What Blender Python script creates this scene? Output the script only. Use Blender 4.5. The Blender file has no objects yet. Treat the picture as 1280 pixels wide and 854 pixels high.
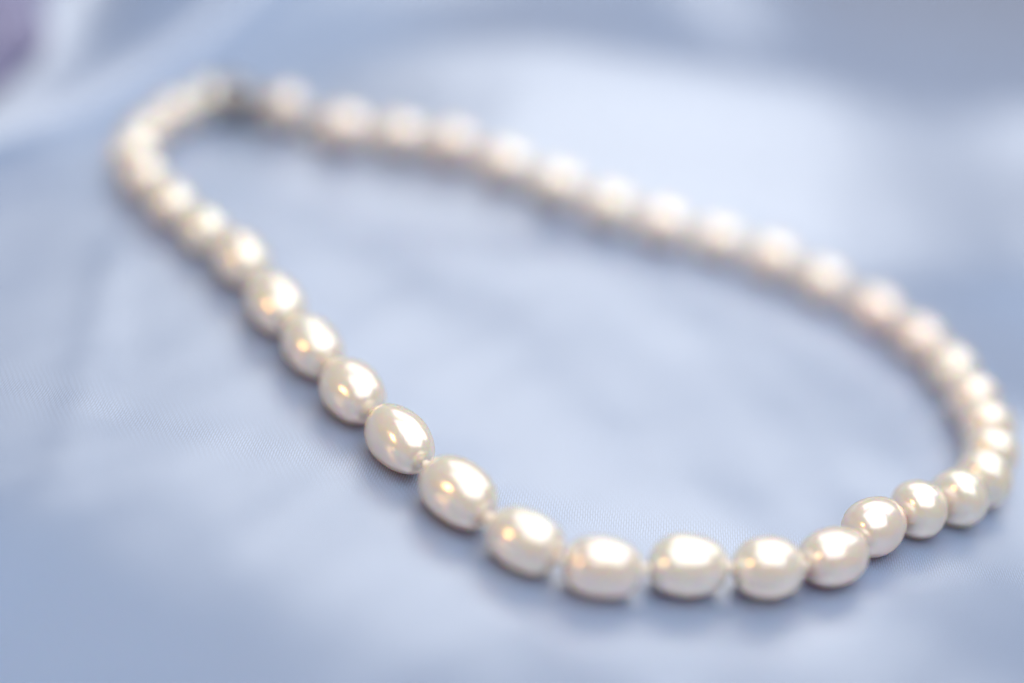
import bpy, bmesh, math, random
from mathutils import Vector, Matrix, noise

sc = bpy.context.scene
MM = 0.001

# ------------------------------------------------------------------ camera
CAM_H = 104.0          # mm above the table plane
PITCH, ROLL = 29.5, 13.0
cam = bpy.data.cameras.new('camera')
cam.sensor_width = 36.0
cam.lens = 50.0
cam.clip_start = 0.005
cam.clip_end = 50.0
cam.dof.use_dof = True
cam.dof.focus_distance = 0.1768
cam.dof.aperture_fstop = 2.55
cam.dof.aperture_blades = 0
cam_o = bpy.data.objects.new('camera', cam)
sc.collection.objects.link(cam_o)
cam_o.matrix_world = (Matrix.Translation((0, 0, CAM_H * MM))
                      @ Matrix.Rotation(math.radians(90 - PITCH), 4, 'X')
                      @ Matrix.Rotation(math.radians(ROLL), 4, 'Z'))
sc.camera = cam_o

# ------------------------------------------------------------------ room light
world = bpy.data.worlds.new('World')
sc.world = world
world.use_nodes = True
bg = world.node_tree.nodes['Background']
bg.inputs['Color'].default_value = (0.43, 0.345, 0.295, 1)   # dim room around the table
bg.inputs['Strength'].default_value = 0.64


def area_light(name, loc, target, sx, sy, power, col):
    l = bpy.data.lights.new(name, 'AREA')
    l.shape = 'RECTANGLE'
    l.size, l.size_y = sx, sy
    l.energy = power
    l.color = col
    o = bpy.data.objects.new(name, l)
    sc.collection.objects.link(o)
    o.location = loc
    o.rotation_euler = (Vector(target) - Vector(loc)).to_track_quat('-Z', 'Y').to_euler()
    return o


# big soft white light overhead, slightly towards the camera and the right
area_light('overhead_lamp', (0.072, 0.142, 0.40), (0.05, 0.17, 0), 0.24, 0.24, 0.17, (0.98, 0.99, 1.0))
area_light('overhead_diffuser', (0.064, 0.110, 0.424), (0.05, 0.15, 0), 0.56, 0.58, 1.35, (0.97, 0.99, 1.0))
# dimmer white panel continuing it beyond the necklace
area_light('far_panel', (0.124, 0.534, 0.392), (0.09, 0.30, 0), 0.76, 0.34, 1.0, (0.98, 0.99, 1.0))
# small warm room lamp off to one side
wl = bpy.data.lights.new('warm_room_lamp', 'POINT')
wl.energy = 5.0
wl.color = (1.0, 0.55, 0.20)
wl.shadow_soft_size = 0.045
wlo = bpy.data.objects.new('warm_room_lamp', wl)
wlo.location = (-0.80, -0.28, 0.47)
sc.collection.objects.link(wlo)

sc.view_settings.view_transform = 'Standard'
sc.view_settings.look = 'None'
sc.view_settings.exposure = 0.42
sc.view_settings.gamma = 1.0
sc.view_settings.use_curve_mapping = False
sc.cycles.use_denoising = True
sc.cycles.max_bounces = 10
sc.cycles.diffuse_bounces = 5


# ------------------------------------------------------------------ helpers
def mesh_obj(name, verts, faces, mat, parent=None, smooth=True):
    me = bpy.data.meshes.new(name)
    me.from_pydata(verts, [], faces)
    if smooth:
        me.polygons.foreach_set('use_smooth', [True] * len(me.polygons))
    me.materials.append(mat)
    o = bpy.data.objects.new(name, me)
    sc.collection.objects.link(o)
    o.parent = parent
    return o


def new_mat(name):
    m = bpy.data.materials.new(name)
    m.use_nodes = True
    nt = m.node_tree
    return m, nt, nt.nodes['Principled BSDF']


def math_node(nt, op, a, b=None):
    n = nt.nodes.new('ShaderNodeMath')
    n.operation = op
    for i, v in enumerate((a, b)):
        if v is None:
            continue
        if isinstance(v, (int, float)):
            n.inputs[i].default_value = v
        else:
            nt.links.new(v, n.inputs[i])
    return n.outputs[0]


def smooth(a, b, x):
    t = max(0.0, min(1.0, (x - a) / (b - a)))
    return t * t * (3 - 2 * t)


# ------------------------------------------------------------------ materials
def satin(name, col, col2, weave=True):
    m, nt, p = new_mat(name)
    N, L = nt.nodes, nt.links
    p.inputs['Roughness'].default_value = 0.30
    p.inputs['IOR'].default_value = 2.95
    p.inputs['Anisotropic'].default_value = 0.45
    p.inputs['Sheen Weight'].default_value = 0.12
    p.inputs['Sheen Roughness'].default_value = 0.35
    p.inputs['Sheen Tint'].default_value = (0.85, 0.9, 1, 1)
    uv = N.new('ShaderNodeUVMap')
    tg = N.new('ShaderNodeTangent')
    tg.direction_type = 'UV_MAP'
    L.new(tg.outputs[0], p.inputs['Tangent'])
    # UV is the cloth in millimetres; long floats along v, one thread about 0.3 mm
    sep = N.new('ShaderNodeSeparateXYZ')
    L.new(uv.outputs[0], sep.inputs[0])
    nz = N.new('ShaderNodeTexNoise')
    nz.inputs['Scale'].default_value = 0.35
    nz.inputs['Detail'].default_value = 3
    L.new(uv.outputs[0], nz.inputs['Vector'])
    wob = math_node(nt, 'MULTIPLY', nz.outputs['Fac'], 0.5)
    u = math_node(nt, 'ADD', sep.outputs[0], wob)
    v = math_node(nt, 'ADD', sep.outputs[1], wob)
    P = 0.31
    ui = math_node(nt, 'DIVIDE', u, P)
    uf = math_node(nt, 'FRACT', ui)
    uc = math_node(nt, 'FLOOR', ui)
    # rounded thread profile
    prof = math_node(nt, 'SINE', math_node(nt, 'MULTIPLY', uf, math.pi))
    # floats: binding points step by 2/5 from thread to thread (five-end satin)
    vi = math_node(nt, 'ADD', math_node(nt, 'DIVIDE', v, 1.15), math_node(nt, 'MULTIPLY', uc, 0.4))
    vf = math_node(nt, 'FRACT', vi)
    fl = math_node(nt, 'POWER', math_node(nt, 'SINE', math_node(nt, 'MULTIPLY', vf, math.pi)), 0.3)
    hgt = math_node(nt, 'MULTIPLY', prof, fl)
    bump = N.new('ShaderNodeBump')
    bump.inputs['Strength'].default_value = 0.8
    bump.inputs['Distance'].default_value = 0.026 * MM
    L.new(hgt, bump.inputs['Height'])
    L.new(bump.outputs[0], p.inputs['Normal'])
    mix = N.new('ShaderNodeMix')
    mix.data_type = 'RGBA'
    mix.inputs['A'].default_value = col2
    mix.inputs['B'].default_value = col
    L.new(math_node(nt, 'POWER', hgt, 0.6), mix.inputs['Factor'])
    L.new(mix.outputs['Result'], p.inputs['Base Color'])
    return m


SATIN = satin('pale_blue_satin', (0.26, 0.39, 0.62, 1), (0.085, 0.145, 0.28, 1))
MAUVE = satin('mauve_satin', (0.23, 0.23, 0.40, 1), (0.16, 0.165, 0.31, 1))
MAUVE.node_tree.nodes['Principled BSDF'].inputs['IOR'].default_value = 1.5


def pearl_mat():
    m, nt, p = new_mat('pearl_nacre')
    N, L = nt.nodes, nt.links
    info = N.new('ShaderNodeObjectInfo')
    tc = N.new('ShaderNodeTexCoord')
    ramp = N.new('ShaderNodeValToRGB')
    e = ramp.color_ramp.elements
    e[0].color = (0.90, 0.855, 0.815, 1)
    e[1].color = (0.90, 0.83, 0.815, 1)
    k = e.new(0.5)
    k.color = (0.90, 0.875, 0.845, 1)
    L.new(info.outputs['Random'], ramp.inputs[0])
    off = N.new('ShaderNodeVectorMath')
    off.operation = 'ADD'
    L.new(tc.outputs['Object'], off.inputs[0])
    sc_ = N.new('ShaderNodeVectorMath')
    sc_.operation = 'SCALE'
    sc_.inputs[0].default_value = (3.1, 1.7, 2.3)
    L.new(info.outputs['Random'], sc_.inputs['Scale'])
    L.new(sc_.outputs[0], off.inputs[1])
    n1 = N.new('ShaderNodeTexNoise')
    n1.inputs['Scale'].default_value = 240
    n1.inputs['Detail'].default_value = 2
    L.new(off.outputs[0], n1.inputs['Vector'])
    mix = N.new('ShaderNodeMix')
    mix.data_type = 'RGBA'
    mix.blend_type = 'MULTIPLY'
    mix.inputs['Factor'].default_value = 1.0
    r2 = N.new('ShaderNodeValToRGB')
    r2.color_ramp.elements[0].position = 0.35
    r2.color_ramp.elements[0].color = (1, 0.95, 0.95, 1)
    r2.color_ramp.elements[1].position = 0.68
    r2.color_ramp.elements[1].color = (0.98, 1, 0.99, 1)
    L.new(n1.outputs['Fac'], r2.inputs[0])
    L.new(ramp.outputs[0], mix.inputs['A'])
    L.new(r2.outputs[0], mix.inputs['B'])
    L.new(mix.outputs['Result'], p.inputs['Base Color'])
    p.inputs['Metallic'].default_value = 0.47
    p.inputs['Specular Tint'].default_value = (1.0, 0.74, 0.45, 1)
    p.inputs['Roughness'].default_value = 0.21
    p.inputs['IOR'].default_value = 1.6
    p.inputs['Subsurface Weight'].default_value = 1.0
    p.inputs['Subsurface Radius'].default_value = (1.0, 0.30, 0.07)
    p.inputs['Subsurface Scale'].default_value = 11.0 * MM
    p.inputs['Coat Weight'].default_value = 0.25
    p.inputs['Coat Roughness'].default_value = 0.12
    # growth lines and skin of the nacre
    n2 = N.new('ShaderNodeTexNoise')
    n2.inputs['Scale'].default_value = 520
    n2.inputs['Detail'].default_value = 4
    L.new(off.outputs[0], n2.inputs['Vector'])
    b = N.new('ShaderNodeBump')
    b.inputs['Strength'].default_value = 0.3
    b.inputs['Distance'].default_value = 0.13 * MM
    L.new(n2.outputs['Fac'], b.inputs['Height'])
    L.new(b.outputs[0], p.inputs['Normal'])
    return m


PEARL = pearl_mat()


def plain(name, col, rough, metal=0.0):
    m, nt, p = new_mat(name)
    p.inputs['Base Color'].default_value = col
    p.inputs['Roughness'].default_value = rough
    p.inputs['Metallic'].default_value = metal
    n = nt.nodes.new('ShaderNodeTexNoise')
    n.inputs['Scale'].default_value = 1500
    b = nt.nodes.new('ShaderNodeBump')
    b.inputs['Strength'].default_value = 0.3
    b.inputs['Distance'].default_value = 0.05 * MM
    nt.links.new(n.outputs['Fac'], b.inputs['Height'])
    nt.links.new(b.outputs[0], p.inputs['Normal'])
    return m


SILK = plain('silk_thread', (0.86, 0.82, 0.74, 1), 0.6)
SILVER = plain('silver', (0.30, 0.30, 0.31, 1), 0.25, 1.0)

# ------------------------------------------------------------------ the cloth
def seg_dist(x, y, pts):
    """distance to a polyline and side (+ on its left)"""
    best = (1e9, 0.0)
    for (ax, ay), (bx, by) in zip(pts, pts[1:]):
        dx, dy = bx - ax, by - ay
        t = max(0.0, min(1.0, ((x - ax) * dx + (y - ay) * dy) / (dx * dx + dy * dy)))
        ex, ey = x - ax - t * dx, y - ay - t * dy
        d = math.hypot(ex, ey)
        if d < best[0]:
            best = (d, dx * ey - dy * ex)
    return best[0] if best[1] >= 0 else -best[0]


FOLD_LEFT = [(-102, 188), (-94, 212), (-86, 231), (-79, 254), (-71, 284), (-56, 330), (-34, 400)]
CREASE = [(-62, 190), (-56, 166), (-51, 148), (-47, 130), (-45, 110)]


HUMPS = [(8, 200, 45, 28, 0.9), (60, 174, 26, 22, 1.3), (104, 276, 28, 30, -8.0), (96, 186, 26, 30, 8.0),
         (-60, 56, 42, 42, 32.0), (84, 90, 40, 50, 17.0), (12, 84, 34, 24, 5.0), (-75, 205, 30, 26, 0.8)]


def cloth_h(x, y):
    """height of the cloth over the table, mm"""
    h = 0.0
    # broad fold rising behind the necklace, running away to one side
    e = x + 10
    yc = 256 + (0.27 * e + 0.0018 * e * e if e > 0 else 0.0)
    A = 18.0 * smooth(-85, 0, x) + 1.0 * smooth(-10, 110, x)
    d = (y - yc) * 0.9
    span = 44 + 8 * smooth(0, 100, x)
    back = 26 + 50 * (1 - smooth(-30, 40, x))
    h += A * (smooth(-span, 0, d) if d < 0 else math.exp(-(d / back) ** 2))
    # next fold further back
    d2 = y - (356 + 0.5 * x)
    h += 22.0 * math.exp(-(d2 / 45.0) ** 2) * (1 - 0.9 * smooth(15, 90, x))
    # the middle of the loop rises gently away
    h += 4.5 * smooth(155, 245, y) * smooth(-75, -30, x) * (1 - smooth(35, 85, x)) * (1 - smooth(320, 700, y))
    # shallow humps and hollows of the slack cloth
    for bx, by, sx, sy, a in HUMPS:
        e = ((x - bx) / sx) ** 2 + ((y - by) / sy) ** 2
        if e < 9:
            h += a * math.exp(-e)
    # rolled fold at the far side, steep towards the necklace
    s = seg_dist(x, y, FOLD_LEFT)
    if s > -12:
        h += 5.0 * smooth(-3, 5, s) * (1 - 0.8 * smooth(10, 34, s))
        h += 0.40 * max(0.0, min(80.0, y - 225)) * smooth(0, 10, s) * (1 - smooth(30, 60, s))
        h -= 2.0 * math.exp(-((s + 3) / 5.0) ** 2)
    # one fine crease near the strand
    s = seg_dist(x, y, CREASE)
    if abs(s) < 25:
        h += 0.5 * math.exp(-(s / 3.2) ** 2) * smooth(100, 125, y) * (1 - smooth(175, 195, y))
    # slack waves
    n = noise.noise(Vector((x * 0.013, y * 0.011, 3.1)))
    n2 = noise.noise(Vector((x * 0.031 + y * 0.02, y * 0.024, 9.7)))
    n3 = noise.noise(Vector((x * 0.085 + y * 0.03, y * 0.05 - x * 0.02, 1.3)))
    n4 = noise.noise(Vector((x * 0.15 - y * 0.06, y * 0.07, 5.9)))
    h += 1.5 * n + 0.9 * n2 + 0.30 * n3 + 0.10 * n4
    return h


def axis(a, b, fine0, fine1, fstep, cstep):
    out, v = [], a
    while v < b:
        out.append(v)
        if fine0 <= v < fine1:
            v += fstep
        else:
            dist = (fine0 - v) if v < fine0 else (v - fine1)
            v += min(cstep, fstep + 0.12 * dist) if v >= fine1 else max(fstep, min(cstep, 0.12 * dist))
    out.append(b)
    return out


def build_cloth():
    xs = axis(-700, 800, -130, 150, 1.4, 40)
    ys = axis(-250, 1500, 60, 420, 1.6, 40)
    nx, ny = len(xs), len(ys)
    verts, uvs = [], []
    for y in ys:
        for x in xs:
            verts.append((x * MM, y * MM, cloth_h(x, y) * MM))
            uvs.append((x, y))
    faces = [(j * nx + i, j * nx + i + 1, (j + 1) * nx + i + 1, (j + 1) * nx + i)
             for j in range(ny - 1) for i in range(nx - 1)]
    o = mesh_obj('satin_cloth', verts, faces, SATIN)
    uvl = o.data.uv_layers.new(name='UVMap')
    idx = [0] * len(o.data.loops)
    o.data.loops.foreach_get('vertex_index', idx)
    flat = []
    for i in idx:
        flat.extend(uvs[i])
    uvl.data.foreach_set('uv', flat)
    o['label'] = 'pale blue satin cloth with soft folds lying under the pearl necklace'
    o['category'] = 'cloth'
    return o


build_cloth()


# ------------------------------------------------------------------ mauve cloth at the far corner
def build_mauve():
    nu, nv = 72, 40
    verts, uvs = [], []
    for j in range(nv + 1):
        th = math.pi * 0.5 * (1 - j / nv)          # 90 deg at the rim to 0 at the top
        for i in range(nu):
            ph = 2 * math.pi * i / nu
            r = 1 + 0.10 * math.sin(5 * ph + 2.2 * th) + 0.05 * math.sin(11 * ph - 3 * th)
            r += 0.12 * noise.noise(Vector((math.cos(ph) * 2, math.sin(ph) * 2, th * 2)))
            x = 27 * r * math.sin(th) * math.cos(ph)
            y = 32 * r * math.sin(th) * math.sin(ph)
            z = 22 * math.cos(th) * (1 + 0.18 * math.sin(4 * ph + 5 * th))
            verts.append((x * MM, y * MM, (z - 2) * MM))
            uvs.append((i * 1.2, j * 1.2))
    faces = [(j * nu + i, j * nu + (i + 1) % nu, (j + 1) * nu + (i + 1) % nu, (j + 1) * nu + i)
             for j in range(nv) for i in range(nu)]
    o = mesh_obj('mauve_cloth', verts, faces, MAUVE)
    uvl = o.data.uv_layers.new(name='UVMap')
    for lp in o.data.loops:
        uvl.data[lp.index].uv = uvs[lp.vertex_index]
    o.location = (-120 * MM, 233 * MM, cloth_h(-120, 233) * MM)
    o['label'] = 'dusky mauve fabric bunched up behind the fold of the blue cloth'
    o['category'] = 'fabric'


build_mauve()

# ------------------------------------------------------------------ the necklace
# centres of the pearls on the cloth (mm), in order from the clasp round to the clasp
STRAND = [
    (-61.1, 231.1, 8.00, 3.63),
    (-65.3, 223.9, 7.87, 3.63),
    (-67.2, 215.8, 7.96, 3.55),
    (-66.2, 207.6, 7.77, 3.86),
    (-61.9, 200.4, 8.18, 3.71),
    (-55.4, 193.6, 8.42, 3.60),
    (-48.7, 187.8, 8.50, 3.61),
    (-41.2, 181.3, 10.30, 3.91),
    (-33.6, 172.0, 10.70, 3.89),
    (-26.1, 163.9, 10.02, 3.80),
    (-18.8, 155.6, 10.37, 3.89),
    (-10.9, 147.1, 10.78, 3.78),
    (-2.3, 138.7, 10.70, 3.91),
    (6.6, 132.3, 9.16, 3.69),
    (16.0, 130.7, 9.15, 3.63),
    (25.9, 134.3, 9.52, 3.78),
    (35.3, 136.2, 8.65, 3.75),
    (43.4, 140.3, 8.78, 3.62),
    (49.2, 148.2, 8.93, 3.72),
    (55.5, 153.8, 6.44, 3.78),
    (61.3, 158.0, 6.37, 3.87),
    (65.5, 163.7, 6.37, 3.86),
    (67.8, 170.6, 6.37, 3.76),
    (68.5, 177.6, 6.37, 3.88),
    (67.8, 185.0, 6.65, 3.88),
    (66.2, 194.5, 9.47, 3.78),
    (62.6, 203.2, 8.65, 3.73),
    (56.6, 210.3, 8.84, 3.67),
    (47.8, 214.3, 8.75, 3.73),
    (39.4, 217.8, 8.65, 3.74),
    (30.0, 219.7, 8.95, 3.62),
    (20.5, 219.9, 8.75, 3.75),
    (11.1, 220.5, 8.80, 3.66),
    (1.6, 221.6, 8.86, 3.68),
    (-7.9, 222.4, 8.94, 3.62),
    (-17.3, 224.1, 8.65, 3.70),
    (-26.4, 224.6, 8.64, 3.62),
    (-36.0, 224.5, 9.01, 3.78),
]
CLASP = [
    (-57.1, 231.2),
    (-46.9, 227.7),
    (-40.8, 225.3),
]

random.seed(11)
necklace = bpy.data.objects.new('pearl_necklace', None)
sc.collection.objects.link(necklace)
necklace.location = (0, 0.185, 0)
necklace['label'] = 'single strand of cream oval pearls knotted on thread with a silver clasp'
necklace['category'] = 'necklace'
bpy.context.view_layer.update()
NL = Vector((0, 185 * MM, 0))


def pearl_mesh(length, rad, seed):
    """barrel to egg shaped pearl along local x, mm"""
    rnd = random.Random(seed)
    nu, nv = 36, 26
    ex = rnd.uniform(0.68, 0.82)
    egg = rnd.uniform(-0.05, 0.05)
    gx, gw, ga = rnd.uniform(-0.7, 0.7), rnd.uniform(0.06, 0.12), rnd.uniform(0.0, 0.015) + (0.05 if seed in (119, 120, 121) else 0)
    fl = rnd.uniform(0.97, 1.0)
    off = Vector((rnd.uniform(-9, 9), rnd.uniform(-9, 9), rnd.uniform(-9, 9)))
    verts = []
    for j in range(nv + 1):
        u = math.pi * j / nv
        c, s = math.cos(u), math.sin(u)
        t = math.copysign(abs(c) ** 1.0, c)
        r = s ** ex * (1 + egg * t) - ga * math.exp(-((t - gx) / gw) ** 2) * s
        # shallow dimple at the drill hole
        hx = length / 2 * t * (1 - 0.05 * math.exp(-(s / 0.16) ** 2))
        if j in (0, nv):
            verts.append((hx * MM, 0, 0))
            continue
        for i in range(nu):
            a = 2 * math.pi * i / nu
            q = Vector((t * 1.1, s * math.cos(a), s * math.sin(a)))
            k = 1 + 0.045 * noise.noise(q * 0.9 + off) + 0.010 * noise.noise(q * 2.6 + off)
            verts.append((hx * k * MM, rad * r * k * math.cos(a) * MM, rad * r * k * math.sin(a) * fl * MM))
    faces = []
    first = lambda j: 1 + (j - 1) * nu
    last = len(verts) - 1
    for i in range(nu):
        i2 = (i + 1) % nu
        faces.append((0, first(1) + i, first(1) + i2))
        faces.append((last, first(nv - 1) + i2, first(nv - 1) + i))
        for j in range(1, nv - 1):
            faces.append((first(j) + i, first(j + 1) + i, first(j + 1) + i2, first(j) + i2))
    return verts, faces


def place(o, pos, ax, spin=0.0):
    q = Vector(ax).to_track_quat('X', 'Z')
    o.matrix_parent_inverse = Matrix.Identity(4)
    o.location = Vector(pos) * MM - NL
    o.rotation_mode = 'QUATERNION'
    from mathutils import Quaternion
    o.rotation_quaternion = q @ Quaternion((1, 0, 0), spin)


def ball(name, rad, mat, parent, squash=1.0, rough=0.0, seed=0):
    verts, faces = [], []
    nu, nv = 16, 10
    for j in range(nv + 1):
        u = math.pi * j / nv
        if j in (0, nv):
            verts.append((rad * squash * math.cos(u) * MM, 0, 0))
            continue
        for i in range(nu):
            a = 2 * math.pi * i / nu
            k = 1 + rough * math.sin(3 * a + 5 * u + seed)
            verts.append((rad * squash * math.cos(u) * MM, rad * k * math.sin(u) * math.cos(a) * MM,
                          rad * k * math.sin(u) * math.sin(a) * MM))
    last = len(verts) - 1
    for i in range(nu):
        i2 = (i + 1) % nu
        faces.append((0, 1 + i, 1 + i2))
        faces.append((last, 1 + (nv - 2) * nu + i2, 1 + (nv - 2) * nu + i))
        for j in range(1, nv - 1):
            b = 1 + (j - 1) * nu
            faces.append((b + i, b + nu + i, b + nu + i2, b + i2))
    return mesh_obj(name, verts, faces, mat, parent)


def tube(name, pts, rad, mat, parent, seg=8, closed=False):
    """pts in mm, world; built relative to the necklace"""
    P = [Vector(p) for p in pts]
    n = len(P)
    verts, faces = [], []
    for i, p in enumerate(P):
        a = P[(i + 1) % n] if (closed or i < n - 1) else P[i]
        b = P[i - 1] if (closed or i > 0) else P[i]
        t = (a - b).normalized()
        up = Vector((0, 0, 1)) if abs(t.z) < 0.9 else Vector((1, 0, 0))
        s = t.cross(up).normalized()
        w = s.cross(t)
        for k in range(seg):
            an = 2 * math.pi * k / seg
            verts.append(tuple((p + (s * math.cos(an) + w * math.sin(an)) * rad) * MM - NL))
    for i in range(n if closed else n - 1):
        for k in range(seg):
            a, b = i * seg + k, i * seg + (k + 1) % seg
            c, d = ((i + 1) % n) * seg + (k + 1) % seg, ((i + 1) % n) * seg + k
            faces.append((a, b, c, d))
    return mesh_obj(name, verts, faces, mat, parent)


def resting(x, y, r):
    return cloth_h(x, y) + r


# rows of STRAND: x, y, length, radius
cent = [Vector((x, y, resting(x, y, r) - 0.35)) for x, y, l, r in STRAND]
n = len(cent)
axes = []
for i in range(n):
    a = cent[min(i + 1, n - 1)]
    b = cent[max(i - 1, 0)]
    axes.append((a - b).normalized())
for i, (x, y, l, r) in enumerate(STRAND):
    v, f = pearl_mesh(l, r, 100 + i)
    o = mesh_obj('pearl', v, f, PEARL, necklace)
    place(o, cent[i], axes[i], random.uniform(0, 6.28))
for i in range(n - 1):
    a = cent[i] + axes[i] * STRAND[i][2] * 0.47
    b = cent[i + 1] - axes[i + 1] * STRAND[i + 1][2] * 0.47
    k = ball('knot', random.uniform(0.62, 0.8), SILK, necklace, 0.95, 0.12, i)
    place(k, (a + b) / 2, (b - a) if (b - a).length > 0.01 else axes[i], random.uniform(0, 6))
tube('thread', [c for i in range(n) for c in
                ((cent[i] - axes[i] * STRAND[i][2] * 0.5, cent[i] + axes[i] * STRAND[i][2] * 0.5))],
     0.28, SILK, necklace)


# clasp: silver body on one end, a bead and rings on the other
def build_clasp():
    (bx, by), (px, py), (rx, ry) = CLASP
    root = bpy.data.objects.new('clasp', None)
    sc.collection.objects.link(root)
    root.parent = necklace
    z = lambda x, y, r: cloth_h(x, y) + r
    # fluted silver drum
    d = (Vector((px, py, 0)) - Vector((bx, by, 0))).normalized()
    body = ball('clasp_body', 3.9, SILVER, root, 1.25, 0.05, 0)
    body.location = Vector((bx, by, z(bx, by, 3.4))) * MM - NL
    body.rotation_euler = (0, 0, math.atan2(d.y, d.x))
    # hook arm from the body to the bead
    a = Vector((bx, by, z(bx, by, 3.2))) + d * 3.5
    b = Vector((px, py, z(px, py, 3.4))) - d * 3.2
    hook = [a.lerp(b, t) + Vector((0, 0, 1.6 * math.sin(math.pi * t))) for t in [i / 8 for i in range(9)]]
    tube('hook', hook, 0.9, SILVER, root)
    bead = ball('clasp_bead', 3.8, SILVER, root, 1.0)
    bead.data.materials.clear()
    bead.data.materials.append(PEARL)
    bead.location = Vector((px, py, z(px, py, 3.8))) * MM - NL
    # jump rings
    for (cx, cy, cr) in ((rx, ry, 2.7), (bx + d.x * 5.4, by + d.y * 5.4, 2.2)):
        e = Vector((-d.y, d.x, 0))
        c = Vector((cx, cy, z(cx, cy, 1.5)))
        ring = [c + (d * math.cos(t) + (e * 0.6 + Vector((0, 0, 0.6))) * math.sin(t)) * cr
                for t in [2 * math.pi * i / 20 for i in range(20)]]
        tube('jump_ring', ring, 0.7, SILVER, root, closed=True)
    # end cones gripping the thread
    for (e0, e1) in ((cent[0], Vector((bx, by, z(bx, by, 3)))), (cent[-1], Vector((rx, ry, z(rx, ry, 1.6))))):
        u = (e1 - e0).normalized()
        l0 = STRAND[0][2] * 0.5
        tube('end_cap', [e0 + u * (l0 - 0.3), e0 + u * (l0 + 0.6), e1 - u * 1.2], 0.7, SILVER, root)


build_clasp()
